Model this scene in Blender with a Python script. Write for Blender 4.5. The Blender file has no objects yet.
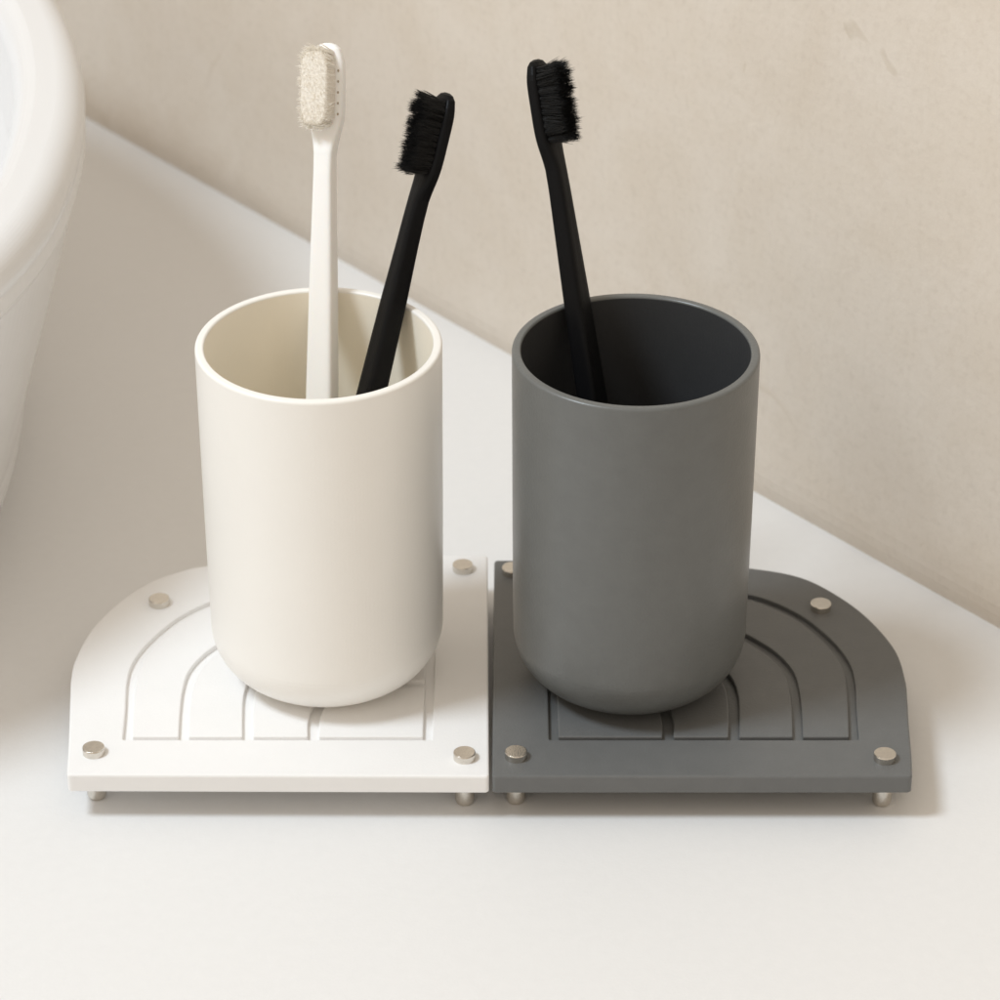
import bpy, bmesh, math, random
from mathutils import Vector, Matrix
S = bpy.context.scene
R = math.radians
PI = math.pi

# ------------------------------------------------------------------ camera
cam_data = bpy.data.cameras.new('camera')
cam = bpy.data.objects.new('camera', cam_data)
S.collection.objects.link(cam)
cam.location = (.0027, -.7676, .5481)
cam.rotation_euler = (R(90 - 30.74), 0, 0)
cam_data.sensor_width = 36
cam_data.lens = 3300 / 1000 * 36
cam_data.clip_start = .01
cam_data.clip_end = 50
cam_data.dof.use_dof = True
cam_data.dof.focus_distance = .92
cam_data.dof.aperture_fstop = 22
S.camera = cam
S.render.resolution_x = 1024
S.render.resolution_y = 1024

# ------------------------------------------------------------------ room light
W = bpy.data.worlds.new('World')
S.world = W
W.use_nodes = True
nt = W.node_tree
nt.nodes.clear()
wo = nt.nodes.new('ShaderNodeOutputWorld')
bg = nt.nodes.new('ShaderNodeBackground')
tc = nt.nodes.new('ShaderNodeTexCoord')
dt = nt.nodes.new('ShaderNodeVectorMath'); dt.operation = 'DOT_PRODUCT'
dv = Vector((-.75, -.45, .55)).normalized()
dt.inputs[1].default_value = dv
rp = nt.nodes.new('ShaderNodeValToRGB')
rp.color_ramp.elements[0].position = .0
rp.color_ramp.elements[0].color = (.235, .19, .14, 1)
rp.color_ramp.elements[1].position = 1
rp.color_ramp.elements[1].color = (.96, .84, .70, 1)
mr = nt.nodes.new('ShaderNodeMapRange')
mr.inputs[1].default_value = -1; mr.inputs[2].default_value = 1
nt.links.new(tc.outputs['Generated'], dt.inputs[0])
nt.links.new(dt.outputs['Value'], mr.inputs[0])
nt.links.new(mr.outputs[0], rp.inputs[0])
nt.links.new(rp.outputs[0], bg.inputs[0])
bg.inputs[1].default_value = .90
nt.links.new(bg.outputs[0], wo.inputs[0])

LD = Vector((.61, .20, -1)).normalized()          # the way the window light travels
ld = bpy.data.lights.new('window_light', 'AREA')
ld.shape = 'DISK'
ld.size = .48
ld.energy = 24.5
ld.color = (.80, .905, 1.0)
lo = bpy.data.objects.new('window_light', ld)
S.collection.objects.link(lo)
lo.location = Vector((0, .06, 0)) - LD * 2.0
lo.rotation_euler = LD.to_track_quat('-Z', 'Y').to_euler()

S.view_settings.view_transform = 'Standard'
S.view_settings.look = 'None'
S.view_settings.exposure = 0
S.view_settings.gamma = 1
S.render.engine = 'CYCLES'
S.cycles.max_bounces = 10
S.cycles.diffuse_bounces = 8
S.cycles.transmission_bounces = 10

# ------------------------------------------------------------------ materials
def mat(name, col, rough=.5, metal=0., spec=.5, noise=0., nscale=60., bump=0., bscale=900., rvar=0., sheen=0., sss=0.):
    m = bpy.data.materials.new(name); m.use_nodes = True
    n = m.node_tree.nodes; l = m.node_tree.links
    b = n['Principled BSDF']
    b.inputs['Roughness'].default_value = rough
    b.inputs['Metallic'].default_value = metal
    b.inputs['Specular IOR Level'].default_value = spec
    b.inputs['Base Color'].default_value = (*col, 1)
    t = n.new('ShaderNodeTexCoord')
    if sss:
        b.inputs['Subsurface Weight'].default_value = sss
        b.inputs['Subsurface Scale'].default_value = .003
        b.inputs['Subsurface Radius'].default_value = (1, .7, .5)
    if noise:
        x = n.new('ShaderNodeTexNoise'); x.inputs['Scale'].default_value = nscale
        x.inputs['Detail'].default_value = 6; x.inputs['Roughness'].default_value = .6
        l.new(t.outputs['Object'], x.inputs['Vector'])
        r = n.new('ShaderNodeValToRGB')
        r.color_ramp.elements[0].position = .3; r.color_ramp.elements[1].position = .7
        r.color_ramp.elements[0].color = (*[c * (1 - noise) for c in col], 1)
        r.color_ramp.elements[1].color = (*[min(1, c * (1 + noise)) for c in col], 1)
        l.new(x.outputs['Fac'], r.inputs[0]); l.new(r.outputs[0], b.inputs['Base Color'])
    if rvar:
        x = n.new('ShaderNodeTexNoise'); x.inputs['Scale'].default_value = 35
        x.inputs['Detail'].default_value = 5
        l.new(t.outputs['Object'], x.inputs['Vector'])
        q = n.new('ShaderNodeMapRange'); q.inputs[1].default_value = .3; q.inputs[2].default_value = .7
        q.inputs[3].default_value = rough - rvar; q.inputs[4].default_value = rough + rvar
        l.new(x.outputs['Fac'], q.inputs[0]); l.new(q.outputs[0], b.inputs['Roughness'])
    if bump:
        x = n.new('ShaderNodeTexNoise'); x.inputs['Scale'].default_value = bscale
        x.inputs['Detail'].default_value = 3
        l.new(t.outputs['Object'], x.inputs['Vector'])
        bp = n.new('ShaderNodeBump'); bp.inputs['Strength'].default_value = bump
        bp.inputs['Distance'].default_value = .0004
        l.new(x.outputs['Fac'], bp.inputs['Height']); l.new(bp.outputs[0], b.inputs['Normal'])
    return m

M_counter = mat('counter_white', (.785, .782, .778), .48, noise=.010, nscale=260, bump=.12, bscale=900, rvar=.05, spec=.35)
M_wtray = mat('white_stone', (.86, .855, .85), .55, noise=.012, nscale=50, bump=.14, bscale=1300, rvar=.05, spec=.35)
M_gtray = mat('grey_stone', (.142, .145, .144), .40, noise=.04, nscale=160, bump=.22, bscale=1300, rvar=.05, spec=.4)
M_wcup = mat('cream_ceramic', (.885, .865, .825), .40, noise=.008, nscale=40, bump=.10, bscale=1100, rvar=.05, spec=.4)
M_wcin = mat('cream_inner_glow', (.95, .90, .79), .40, noise=.008, nscale=40, bump=.08, bscale=1100, spec=.4)  # inside of the cream cup, warm interreflected light mixed into its colour
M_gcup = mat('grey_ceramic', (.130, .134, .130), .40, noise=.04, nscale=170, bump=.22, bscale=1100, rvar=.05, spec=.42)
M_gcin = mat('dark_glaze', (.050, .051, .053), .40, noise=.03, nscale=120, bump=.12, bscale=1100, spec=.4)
M_basin = mat('basin_ceramic', (.75, .75, .755), .20, noise=.006, nscale=10, spec=.5, rvar=.03)
M_metal = mat('brushed_nickel', (.70, .66, .60), .20, 1.0, noise=.08, nscale=900, bump=.2, bscale=3000, rvar=.08)
M_wbrush = mat('white_plastic', (.87, .865, .85), .36, noise=.005, nscale=60, spec=.45, sss=.15)
M_kbrush = mat('black_plastic', (.006, .006, .0065), .38, noise=.1, nscale=90, bump=.12, bscale=1500, spec=.10, rvar=.05)
M_wbrist = mat('cream_bristle', (.96, .935, .885), .6, noise=.01, nscale=600, spec=.3)
for M_ in (M_wbrist,):
    n_ = M_.node_tree.nodes; l_ = M_.node_tree.links
    tr_ = n_.new('ShaderNodeBsdfTranslucent'); tr_.inputs[0].default_value = (.96, .93, .87, 1)
    mx_ = n_.new('ShaderNodeMixShader'); mx_.inputs[0].default_value = .0
    l_.new(n_['Principled BSDF'].outputs[0], mx_.inputs[1]); l_.new(tr_.outputs[0], mx_.inputs[2])
    l_.new(mx_.outputs[0], n_['Material Output'].inputs[0])
M_kbrist = mat('black_bristle', (.010, .010, .010), .45, noise=.15, nscale=600, spec=.4)
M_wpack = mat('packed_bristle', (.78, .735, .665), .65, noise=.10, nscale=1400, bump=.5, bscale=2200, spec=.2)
M_hole_shade = mat('tuft_hole_shade', (.40, .34, .26), .7, noise=.05, nscale=600)  # dark tan, the shade inside the tuft holes put into the colour

for M_ in (M_wcup, M_gcup, M_basin):
    b_ = M_.node_tree.nodes['Principled BSDF']
    b_.inputs['Coat Weight'].default_value = .22; b_.inputs['Coat Roughness'].default_value = .22

def wall_material():
    m = bpy.data.materials.new('beige_plaster'); m.use_nodes = True
    n = m.node_tree.nodes; l = m.node_tree.links
    b = n['Principled BSDF']; b.inputs['Roughness'].default_value = .82
    b.inputs['Specular IOR Level'].default_value = .25
    t = n.new('ShaderNodeTexCoord')
    def noise(sc, det, rg, dist=0, vec=None):
        x = n.new('ShaderNodeTexNoise'); x.inputs['Scale'].default_value = sc
        x.inputs['Detail'].default_value = det; x.inputs['Roughness'].default_value = rg
        x.inputs['Distortion'].default_value = dist
        l.new(vec or t.outputs['Object'], x.inputs['Vector']); return x.outputs['Fac']
    def ramp(src, p0, p1, c0, c1):
        r = n.new('ShaderNodeValToRGB')
        r.color_ramp.elements[0].position = p0; r.color_ramp.elements[1].position = p1
        r.color_ramp.elements[0].color = (*c0, 1); r.color_ramp.elements[1].color = (*c1, 1)
        l.new(src, r.inputs[0]); return r.outputs[0]
    def mul(a, c, fac=1.):
        x = n.new('ShaderNodeMix'); x.data_type = 'RGBA'; x.blend_type = 'MULTIPLY'
        x.inputs[0].default_value = fac
        l.new(a, x.inputs[6]); l.new(c, x.inputs[7]); return x.outputs[2]
    base = ramp(noise(5, 5, .6, .4), .28, .72, (.70, .63, .55), (.74, .68, .605))
    c = mul(base, ramp(noise(26, 6, .65, .6), .3, .62, (.95, .935, .91), (1, 1, 1)))
    # fine trowel cloth-like grain: stretched noise both ways
    for sc in ((1, 1, 7), (7, 7, 1)):
        mp = n.new('ShaderNodeMapping'); mp.inputs['Scale'].default_value = sc
        l.new(t.outputs['Object'], mp.inputs['Vector'])
        c = mul(c, ramp(noise(70, 3, .6, 0, mp.outputs[0]), .3, .7, (.988, .986, .984), (1.006, 1.006, 1.006)))
    c = mul(c, ramp(noise(420, 2, .5), .25, .5, (.95, .945, .94), (1, 1, 1)))
    # small sparse darker specks
    c = mul(c, ramp(noise(60, 1, .3, 1.5), .18, .225, (.86, .84, .80), (1, 1, 1)))
    # hairline scratches: thin contour of a slow noise, kept only in few patches
    w = n.new('ShaderNodeTexNoise'); w.inputs['Scale'].default_value = 9; w.inputs['Detail'].default_value = 2
    l.new(t.outputs['Object'], w.inputs['Vector'])
    r = n.new('ShaderNodeValToRGB'); e = r.color_ramp.elements
    e[0].position = .470; e[0].color = (1, 1, 1, 1); e[1].position = .478; e[1].color = (1, 1, 1, 1)
    k = e.new(.474); k.color = (.89, .865, .83, 1)
    l.new(w.outputs['Fac'], r.inputs[0])
    msk = ramp(noise(14, 2, .5), .55, .63, (0, 0, 0), (1, 1, 1))
    x = n.new('ShaderNodeMix'); x.data_type = 'RGBA'; x.blend_type = 'MULTIPLY'
    l.new(msk, x.inputs[0]); l.new(c, x.inputs[6]); l.new(r.outputs[0], x.inputs[7]); c = x.outputs[2]
    l.new(c, b.inputs['Base Color'])
    ad = n.new('ShaderNodeMath'); ad.operation = 'ADD'
    l.new(noise(30, 6, .6), ad.inputs[0]); l.new(noise(300, 4, .6), ad.inputs[1])
    bp = n.new('ShaderNodeBump'); bp.inputs['Strength'].default_value = .16; bp.inputs['Distance'].default_value = .0012
    l.new(ad.outputs[0], bp.inputs['Height']); l.new(bp.outputs[0], b.inputs['Normal'])
    return m
M_wall = wall_material()

# ------------------------------------------------------------------ helpers
def build(name, bm, m, parent=None, smooth=True, angle=40):
    bmesh.ops.remove_doubles(bm, verts=bm.verts, dist=1e-7)
    bmesh.ops.recalc_face_normals(bm, faces=bm.faces)
    if smooth:
        for f in bm.faces: f.smooth = not f.tag
        ca = R(angle)
        for e in bm.edges:
            if len(e.link_faces) == 2 and e.calc_face_angle(0) > ca: e.smooth = False
    me = bpy.data.meshes.new(name); bm.to_mesh(me); bm.free()
    for q in (m if isinstance(m, (list, tuple)) else [m]): me.materials.append(q)
    o = bpy.data.objects.new(name, me); S.collection.objects.link(o)
    if parent: o.parent = parent
    return o

def tag(o, label, cat, group=None):
    o['label'] = label; o['category'] = cat
    if group: o['group'] = group
    return o

def root(name, loc, label, cat, group=None):
    o = bpy.data.objects.new(name, None); S.collection.objects.link(o)
    o.empty_display_size = .02; o.location = loc
    return tag(o, label, cat, group)

def lathe(bm, prof, cx=0, cy=0, seg=128, mats=None):
    rings = []
    for r, z in prof:
        if r < 1e-6: rings.append([bm.verts.new((cx, cy, z))])
        else: rings.append([bm.verts.new((cx + r * math.cos(2 * PI * i / seg), cy + r * math.sin(2 * PI * i / seg), z)) for i in range(seg)])
    for k, (a, b) in enumerate(zip(rings, rings[1:])):
        for i in range(seg):
            j = (i + 1) % seg
            if len(a) == 1 and len(b) == 1: continue
            if len(a) == 1: f = bm.faces.new((a[0], b[i], b[j]))
            elif len(b) == 1: f = bm.faces.new((a[i], a[j], b[0]))
            else: f = bm.faces.new((a[i], a[j], b[j], b[i]))
            if mats: f.material_index = mats[k]

def arc(cx, cz, r, a0, a1, n):
    return [(cx + r * math.cos(R(a0 + (a1 - a0) * i / n)), cz + r * math.sin(R(a0 + (a1 - a0) * i / n))) for i in range(n + 1)]

def spline(pts, n=10):
    P = [Vector(p) for p in pts]; P = [2 * P[0] - P[1]] + P + [2 * P[-1] - P[-2]]; out = []
    for i in range(1, len(P) - 2):
        p0, p1, p2, p3 = P[i - 1:i + 3]
        for k in range(n):
            t = k / n
            out.append(.5 * ((2 * p1) + (p2 - p0) * t + (2 * p0 - 5 * p1 + 4 * p2 - p3) * t * t + (3 * p1 - p0 - 3 * p2 + p3) * t ** 3))
    out.append(P[-2]); return out

def area(p): return .5 * sum(a.x * b.y - b.x * a.y for a, b in zip(p, p[1:] + p[:1]))

def offset(poly, d):
    """move a counter-clockwise polygon inwards by d"""
    out = []; n = len(poly)
    for i in range(n):
        a, b, c = poly[i - 1], poly[i], poly[(i + 1) % n]
        u = (b - a).normalized(); v = (c - b).normalized()
        nu = Vector((-u.y, u.x)); nv = Vector((-v.y, v.x))
        m = nu + nv
        k = m.length_squared
        m = m * (2 / k) if k > .3 else nu
        out.append(b + m * d)
    return out

def round_poly(poly, r, thr=25, n=6):
    """round the sharp corners of a polygon"""
    out = []; N = len(poly)
    for i in range(N):
        a, b, c = poly[i - 1], poly[i], poly[(i + 1) % N]
        u = (a - b); v = (c - b)
        ang = 180 - math.degrees(u.angle(v)) if u.length > 1e-9 and v.length > 1e-9 else 0
        if ang < thr: out.append(b); continue
        k = min(r, u.length * .48, v.length * .48)
        p = b + u.normalized() * k; q = b + v.normalized() * k
        for j in range(n + 1):
            t = j / n; out.append(p * (1 - t) ** 2 + b * 2 * t * (1 - t) + q * t * t)
    return out

def ccw(poly): return poly if area(poly) > 0 else list(reversed(poly))

def loops(bm, poly, levels):
    """levels: (inset, z) rings"""
    rs = []
    for d, z in levels:
        q = offset(poly, d) if d else poly
        rs.append([bm.verts.new((p.x, p.y, z)) for p in q])
    for a, b in zip(rs, rs[1:]):
        for i in range(len(a)):
            j = (i + 1) % len(a); bm.faces.new((a[i], a[j], b[j], b[i]))
    return rs

def fill(bm, rings):
    old = set(bm.faces)
    es = []
    for r in rings:
        for i in range(len(r)):
            e = bm.edges.get((r[i], r[(i + 1) % len(r)])) or bm.edges.new((r[i], r[(i + 1) % len(r)]))
            es.append(e)
    bmesh.ops.triangle_fill(bm, edges=es, use_beauty=True)
    for f in bm.faces:
        if f not in old: f.tag = True

# ------------------------------------------------------------------ the setting
GZ = -.0153                                     # counter top (tray tops lie at z = 0)
WA = Vector((-.16939, .48983)); WB = Vector((.15937, .10018))
wd = (WB - WA).normalized(); wn = Vector((-wd.y, wd.x))   # wn points behind the wall
if wn.y < 0: wn = -wn
A = WA - wd * 1.0 - wn * .0038; B = WB + wd * .9 - wn * .0038
bm = bmesh.new()
pts = [A + wn * .006, B + wn * .006, B - wn * .001 + Vector((0, -.55)), Vector((-1.0, -.75)), Vector((-1.3, A.y))]
poly = ccw([Vector(p) for p in pts])
top = [bm.verts.new((p.x, p.y, GZ)) for p in poly]; bot = [bm.verts.new((p.x, p.y, GZ - .03)) for p in poly]
bm.faces.new(top); bm.faces.new(list(reversed(bot)))
for i in range(len(top)):
    j = (i + 1) % len(top); bm.faces.new((top[i], top[j], bot[j], bot[i]))
o = build('countertop', bm, M_counter, smooth=False); o['kind'] = 'structure'
bm = bmesh.new()
secw = [(.0042, -.10), (.0042, GZ), (.0037, GZ + .0012), (.0026, GZ + .0036), (.0014, GZ + .0066), (.0005, GZ + .0105), (.0001, GZ + .015), (0, GZ + .020), (0, .62), (.08, .62), (.08, -.10)]  # foot undercut, shaped to give a soft dark band above the counter
ra = [bm.verts.new((*(A + wn * u), z)) for u, z in secw]; rb_ = [bm.verts.new((*(B + wn * u), z)) for u, z in secw]
bm.faces.new(ra); bm.faces.new(rb_)
for i in range(len(ra)):
    j = (i + 1) % len(ra); bm.faces.new((ra[i], ra[j], rb_[j], rb_[i]))
o = build('wall', bm, M_wall, angle=40); o['kind'] = 'structure'

# ------------------------------------------------------------------ basin
bx, by = -.3805, .181
prof = [(0, GZ), (.252, GZ)]
prof += arc(.2535, GZ + .0195, .0195, -88, -8, 10)
prof += [(p.x, p.y) for p in spline([(.2735, .008), (.2780, .026), (.2850, .050), (.2920, .074), (.2972, .0930), (.2982, .0968)], 6)]
prof += [(.2984, .0972), (.2986, .0976), (.2992, .0984), (.2999, .1000)]
prof += arc(.2908, .1080, .0094, -20, 84, 16)
prof += arc(.2865, .1085, .0092, 100, 172, 8)
prof += [(.2768, .103), (.2745, .085), (.266, .055), (.250, .028), (.21, .010), (.10, .003), (0, .001)]
prof = [(r - .05 if r > .2 else r * .75, z) for r, z in prof]
bm = bmesh.new(); lathe(bm, prof, seg=320)
for v in bm.verts:                                # the bowl is oval, longer towards the wall
    if v.co.y > 0: v.co.y *= 1.24
    else:
        rr_ = math.hypot(v.co.x, v.co.y)
        if rr_ > 1e-6:
            v.co.x = math.copysign(rr_ * abs(v.co.x / rr_) ** .83, v.co.x); v.co.y = -.85 * rr_ * abs(v.co.y / rr_) ** .83
o = build('washbasin', bm, M_basin, angle=60)
o.location = (bx, by, 0)
tag(o, 'large round white ceramic washbasin standing on the counter at the left edge', 'washbasin')

# ------------------------------------------------------------------ trays
def tray(name, sx, outline_pts, posts, body_m, label):
    t = root(name, (0, 0, 0), label, 'drying tray', 'quarter-round drying trays side by side')
    V = lambda x, y: Vector((x * sx / 1000, y / 1000))
    # outline, in millimetres from the seam
    front, curve, back = outline_pts
    poly = [V(*front[0])] + [V(*front[1])] + spline([V(*p) for p in curve], 8) + [V(*back)]
    poly = ccw(poly); poly = round_poly(poly, .0013, 30, 6)
    # recess outline and the moulded bands in it
    x0 = 16.9; y0 = 18.2
    wall = spline([V(*p) for p in [(106.6, y0), (107.3, 33.5), (108.2, 47), (107.8, 57), (105.2, 66.5), (101, 75.5), (95.7, 84), (88.3, 91.5), (79.5, 96.8), (62, 101.5), (38, 103.5), (x0, 104)]], 8)
    rec = ccw([V(x0, y0)] + wall); rec = round_poly(rec, .0008, 40, 4)
    bm = bmesh.new()
    b = .0006
    rs = loops(bm, poly, [(b, -.0061), (0, -.0061 + b), (0, -b), (b * .3, -b * .3), (b, 0)])
    c = .00035; D = -.0015
    ri = loops(bm, rec, [(-c, 0), (-c * .3, -c * .3), (0, -c), (0, D)])
    fill(bm, [rs[-1], ri[0]]); fill(bm, [ri[-1]]); fill(bm, [rs[0]])
    build('plate', bm, body_m, t, angle=50)
    yb = 19.7; xb = 19.6
    e1o = [(103.9, yb), (104.9, 33.5), (105.6, 47), (105.2, 56), (102.8, 65), (98.8, 73.8), (93.8, 82), (87, 89), (78.5, 94.4), (61.5, 99), (38, 101), (xb, 101.5)]
    e1i = [(90.5, yb), (91.2, 33), (91.3, 45), (90.3, 54), (87.2, 62), (82.5, 69), (75, 76.5), (63, 83.5), (42, 87.5), (xb, 88.3)]
    e2o = [(87.6, yb), (88.4, 33), (88.5, 44), (87.5, 52.6), (84.6, 60), (80.2, 66.6), (73, 73.8), (61.5, 80.6), (41.5, 84.5), (xb, 85.3)]
    e2i = [(72, yb), (72.8, 32), (73, 42), (71.6, 50.5), (68, 58), (61, 65), (50, 69.8), (36, 71.8), (xb, 72.2)]
    e3o = [(68.9, yb), (69.7, 32), (69.8, 41.5), (68.6, 49.2), (65.3, 56), (59, 62.3), (49, 66.8), (36, 68.8), (xb, 69.2)]
    e3i = [(53, yb), (53.3, 28), (52, 36), (48, 42.5), (41, 46.8), (31, 48.7), (xb, 49)]
    e4o = [(49.8, yb), (50.0, 28), (48.8, 35), (45.2, 40.2), (39, 43.8), (30.5, 45.4), (xb, 45.6)]
    for o_, i_ in ((e1o, e1i), (e2o, e2i), (e3o, e3i), (e4o, [(xb, yb)])):
        P = spline([V(*p) for p in o_], 8)
        Q = spline([V(*p) for p in i_], 8) if len(i_) > 1 else [V(*i_[0])]
        pp = round_poly(ccw(P + list(reversed(Q))), .0005, 40, 4)
        bm = bmesh.new()
        rr = loops(bm, pp, [(0, D + .00002), (0, -c), (c * .3, -c * .3), (c, 0)])
        fill(bm, [rr[-1]])
        build('raised_panel', bm, body_m, t, angle=50)
    for (x, y) in posts:
        x *= sx
        bm = bmesh.new()
        lathe(bm, [(0, -.0005), (.0031, -.0005), (.0032, .0001), (.0032, .0019), (.00312, .0021), (.00292, .0022), (0, .0022)], x / 1000, y / 1000, 48)
        build('post_cap', bm, M_metal, t, angle=50)
        bm = bmesh.new()
        lathe(bm, [(0, -.0058), (.0028, -.0058), (.0028, -.0143), (.0025, -.0151), (0, GZ)], x / 1000, y / 1000, 40)
        build('foot', bm, M_metal, t, angle=50)
    return t

wt = tray('drying_tray', -1,
     ([(.4, 0), (120.8, .7)], [(121.6, 11), (122.4, 20.7), (124.2, 40), (125.1, 51), (124.8, 61.7), (121.6, 77.7), (114.9, 92.5), (106.6, 104), (97.8, 110.3), (89.5, 113.8), (68, 118), (36, 119.7), (10, 120.1)], (1.2, 120.1)),
     [(114.2, 11.6), (102.4, 91.3), (9, 111.2), (7.5, 9)], M_wtray,
     'white quarter-round tray with metal studs under the cream cup, left of the grey tray')
gt = tray('drying_tray', 1,
     ([(.4, 0), (120.2, 0)], [(121.2, 12), (121.9, 25), (122.9, 38.7), (123.4, 50), (122.1, 65.5), (116.1, 82.2), (108.1, 95.4), (97, 106.8), (81.5, 112.4), (60, 115.6), (36, 116.8), (10, 117.1)], (.9, 117.1)),
     [(113.1, 8.5), (101.4, 88.5), (6.5, 109.4), (7.3, 9.5)], M_gtray,
     'dark grey quarter-round tray with metal studs under the grey cup')

# ------------------------------------------------------------------ cups
def cup(name, loc, ms, label):
    Ht, Rt, Rb, r, w = .1094, .0350, .0344, .0175, .0026
    out = [(0, .0006), (.011, .0006), (.0145, .0)] + arc(Rb - r, r, r, -90, 0, 20)
    out += [((Rt + Rb) / 2, Ht / 2)] + [(Rt, Ht - .0009)] + arc(Rt - .0009, Ht - .0009, .0009, 0, 90, 5)[1:]
    k = len(out) - 1
    ri = Rt - w
    inn = arc(ri + .0007, Ht - .0007, .0007, 90, 180, 5) + [((ri + Rb - w) / 2, Ht / 2)]
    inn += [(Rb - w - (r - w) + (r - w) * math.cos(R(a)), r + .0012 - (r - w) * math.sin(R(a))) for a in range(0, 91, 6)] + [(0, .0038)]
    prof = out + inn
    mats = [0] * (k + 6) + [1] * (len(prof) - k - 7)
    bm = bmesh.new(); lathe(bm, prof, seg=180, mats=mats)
    o = build(name, bm, ms, angle=60); o.location = loc
    tag(o, label, 'cup')
    return o
cup('toothbrush_cup', (-.0486, .0571, 0.00003), [M_wcup, M_wcin], 'smooth matt cream cup on the white tray, holding a white and a black toothbrush')
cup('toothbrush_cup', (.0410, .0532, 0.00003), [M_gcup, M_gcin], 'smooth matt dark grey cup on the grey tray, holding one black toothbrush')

# ------------------------------------------------------------------ toothbrushes
def ring(w, t, xo, z, ch, n=32):
    """rounded, chamfer-like section; x = bristle side, y = width"""
    out = []
    for i in range(n):
        a = 2 * PI * (i + .5) / n
        c, s = math.cos(a), math.sin(a)
        e = 2 / ch
        out.append(Vector((xo + t / 2 * math.copysign(abs(c) ** e, c), w / 2 * math.copysign(abs(s) ** e, s), z)))
    return out

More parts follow.
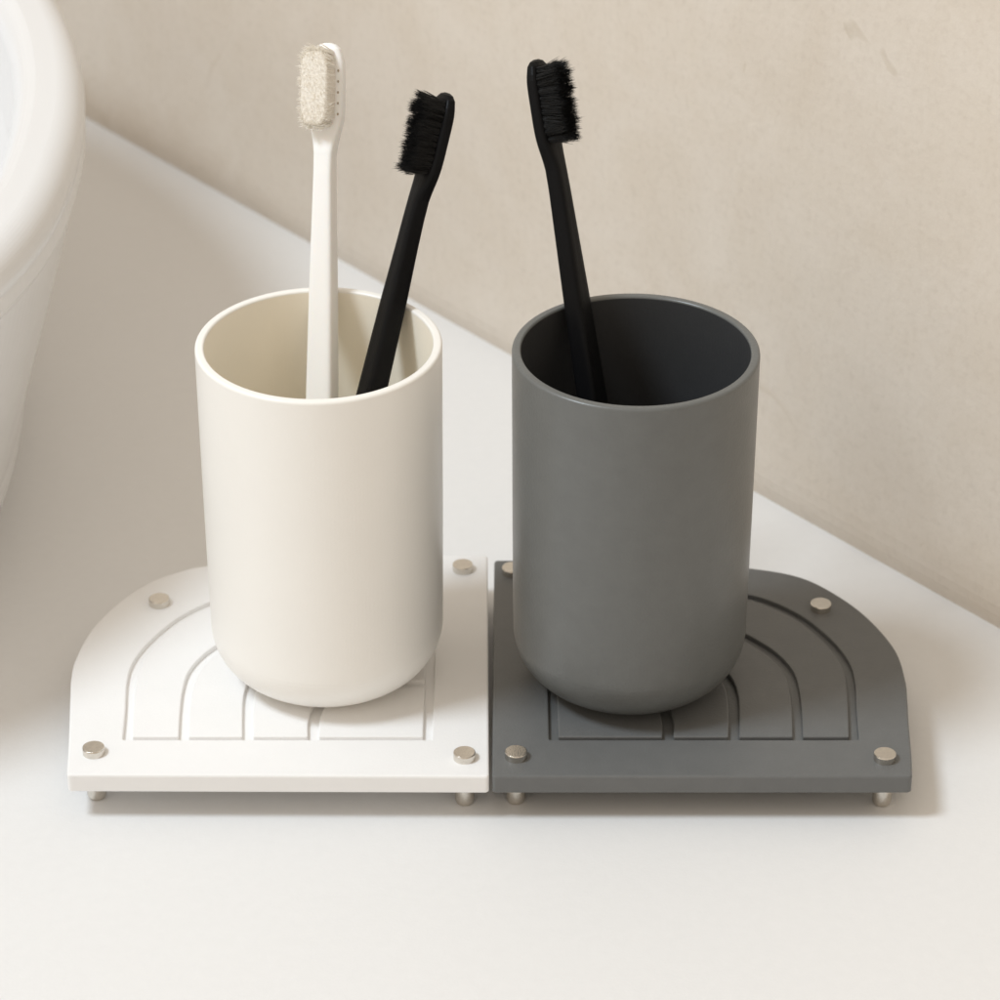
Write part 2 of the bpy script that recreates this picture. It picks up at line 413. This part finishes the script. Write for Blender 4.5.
def toothbrush(B, A, L, phi, hm, bmtl, seed, label, white=False, bend=.0):
    rnd = random.Random(seed)
    B = Vector(B); d = (Vector(A) - B).normalized()
    view = (cam.location - (B + d * L * .8)).normalized()
    c = (view - d * view.dot(d)).normalized()
    s = d.cross(c)                       # s x: towards image right when seen from the front
    xd = (c * math.cos(R(phi)) + s * math.sin(R(phi))).normalized()
    yd = d.cross(xd)
    t = root('toothbrush', B, label, 'toothbrush')
    t.rotation_euler = Matrix((xd, yd, d)).transposed().to_euler()
    HL = .0255                           # head length
    zn = L - HL                          # where the head starts
    mm = .001
    # z, width, thickness, x offset, exponent
    sec = [(0, 5, 3.5, 0, 3), (.4 * mm, 7.2, 5.2, 0, 3.2), (1.4 * mm, 8.6, 6.4, 0, 3.6), (.02, 9.2, 7.0, 0, 4.2), (.05, 9.2, 7.0, 0, 4.6), (.085, 8.6, 6.6, 0, 4.8),
           (.115, 7.6, 5.9, 0, 4.8), (zn - .020, 6.4, 5.2, 0, 4.6), (zn - .012, 6.0, 5.0, 0, 4.4), (zn - .006, 6.2, 4.8, -.15, 4.2)]
    hd = [(zn - .006, 6.2, 4.8, -.15, 4.2), (zn - .003, 7.2, 4.6, -.4, 4.0), (zn, 9.0, 4.3, -.8, 3.8), (zn + .003, 10.4, 4.1, -1.0, 3.8),
          (zn + .006, 10.9, 4.0, -1.1, 3.8), (zn + .018, 10.9, 4.0, -1.1, 3.8), (zn + .0215, 10.2, 3.9, -1.1, 3.6), (zn + .0238, 8.4, 3.6, -1.1, 3.2), (zn + .0250, 5.8, 2.8, -1.1, 2.8), (zn + .0255, 2.2, 1.2, -1.1, 2.4)]
    def loft(secs, cap0, cap1):
        bm = bmesh.new(); rs = []
        # refine with a catmull interpolation between sections
        P = [Vector(s_[1:4] + (0,)) for s_ in secs]
        full = []
        for i in range(len(secs) - 1):
            a, b_ = secs[i], secs[i + 1]
            n = max(1, int((b_[0] - a[0]) / .0012))
            n = min(n, 12)
            for k in range(n):
                u = k / n
                full.append(tuple(a[q] + (b_[q] - a[q]) * u for q in range(5)))
        full.append(secs[-1])
        # light smoothing of the profile
        for _ in range(2 if len(full) > 12 else 0):
            g = [full[0]]
            for i in range(1, len(full) - 1):
                g.append((full[i][0],) + tuple((full[i - 1][q] + 2 * full[i][q] + full[i + 1][q]) / 4 for q in range(1, 5)))
            g.append(full[-1]); full = g
        for z, w, th, xo, ch in full:
            rs.append([bm.verts.new(v) for v in ring(w * mm, th * mm, xo * mm, z, ch)])
        for a, b_ in zip(rs, rs[1:]):
            for i in range(len(a)):
                j = (i + 1) % len(a); bm.faces.new((a[i], a[j], b_[j], b_[i]))
        if cap0: bm.faces.new(list(reversed(rs[0])))
        if cap1: bm.faces.new(rs[-1])
        return bm
    build('handle', loft(sec, True, False), hm, t, angle=60)
    hobj = build('head', loft(hd, False, True), hm, t, angle=60)
    # tufts of fine hairs
    bm = bmesh.new()
    rows = 11; cols = 4
    ysh = -.75 * mm if white else 0
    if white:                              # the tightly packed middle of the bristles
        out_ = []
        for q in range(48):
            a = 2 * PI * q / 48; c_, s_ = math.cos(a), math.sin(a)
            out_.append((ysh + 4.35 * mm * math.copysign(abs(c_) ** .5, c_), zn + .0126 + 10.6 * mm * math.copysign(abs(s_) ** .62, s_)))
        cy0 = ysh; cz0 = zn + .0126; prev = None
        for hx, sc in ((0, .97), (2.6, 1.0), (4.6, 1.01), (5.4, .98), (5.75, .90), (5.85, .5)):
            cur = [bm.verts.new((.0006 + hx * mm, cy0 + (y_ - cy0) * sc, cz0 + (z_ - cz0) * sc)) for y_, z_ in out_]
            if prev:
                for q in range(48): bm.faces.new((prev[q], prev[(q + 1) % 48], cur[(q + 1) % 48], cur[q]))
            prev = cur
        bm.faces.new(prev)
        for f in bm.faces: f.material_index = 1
    px = (-1.1 + 2.0) * mm
    hmap = {}
    for r_ in range(rows):
        z0 = zn + .0028 + r_ * .0196 / (rows - 1)
        for c_ in range(cols):
            y0 = (c_ - (cols - 1) / 2) * (2.0 if white else 2.35) * mm + ysh
            if r_ in (0, rows - 1) and c_ in (0, cols - 1): y0 = ysh + (y0 - ysh) * .78
            tl_y = rnd.gauss(0, .04) + y0 / mm * .012; tl_z = rnd.gauss(0, .05) + (r_ / (rows - 1) - .5) * .16
            hh = rnd.gauss(6.25, .10) if white else rnd.gauss(6.5, .25)
            for h in range(60 if white else 90):
                rr = (1.35 if white else 1.02) * mm * math.sqrt(rnd.random()); a = rnd.random() * 2 * PI
                oy, oz = rr * math.cos(a), rr * math.sin(a)
                ln = (hh + rnd.gauss(0, .30 if white else .5)) * mm
                spl = .055; fl = .04 if white else .0
                dy = tl_y + rnd.gauss(0, spl) + oy / mm * fl; dz = tl_z + rnd.gauss(0, spl) + oz / mm * fl
                cy, cz = rnd.gauss(0, .35) * mm, rnd.gauss(0, .35) * mm
                w0 = (.12 if white else .075) * mm; a0 = rnd.random() * 2
                prev = None
                for k, (u, w_) in enumerate(((0, 1), (.5, .95), (.85, .75), (1, .12))):
                    cxv = Vector((px - .0003 + ln * u, y0 + oy + dy * ln * u + cy * u * u, z0 + oz + dz * ln * u + cz * u * u))
                    cur = [bm.verts.new(cxv + Vector((0, math.cos(a0 + 2 * PI * q / 3), math.sin(a0 + 2 * PI * q / 3))) * w0 * w_) for q in range(3)]
                    if prev:
                        for q in range(3): bm.faces.new((prev[q], prev[(q + 1) % 3], cur[(q + 1) % 3], cur[q]))
                    prev = cur
    bmesh.ops.recalc_face_normals(bm, faces=bm.faces)
    for f in bm.faces: f.smooth = not white
    me = bpy.data.meshes.new('bristles'); bm.to_mesh(me); bm.free(); me.materials.append(bmtl); me.materials.append(M_wpack)
    br = bpy.data.objects.new('bristles', me); S.collection.objects.link(br); br.parent = hobj
    if white:                              # raised dark dots painted as the shade in empty tuft holes along the edge
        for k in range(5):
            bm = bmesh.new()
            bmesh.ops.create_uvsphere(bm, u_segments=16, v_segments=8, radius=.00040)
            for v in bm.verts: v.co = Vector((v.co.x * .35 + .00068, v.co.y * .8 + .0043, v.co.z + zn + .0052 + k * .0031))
            build('tuft_hole_shade', bm, M_hole_shade, hobj)
    return t

toothbrush((-.0506, .0400, .0065), (-.0486, .0848, .107), .1855, -28, M_wbrush, M_wbrist, 3,
           'white toothbrush with cream bristles standing upright in the cream cup', True)
toothbrush((-.0554, .0400, .0065), (-.0291, .0769, .107), .1768, -62, M_kbrush, M_kbrist, 5,
           'black toothbrush leaning right in the cream cup, beside the white toothbrush')
toothbrush((.0429, .0365, .0065), (.0257, .0763, .107), .1846, 60, M_kbrush, M_kbrist, 7,
           'black toothbrush leaning left in the dark grey cup')
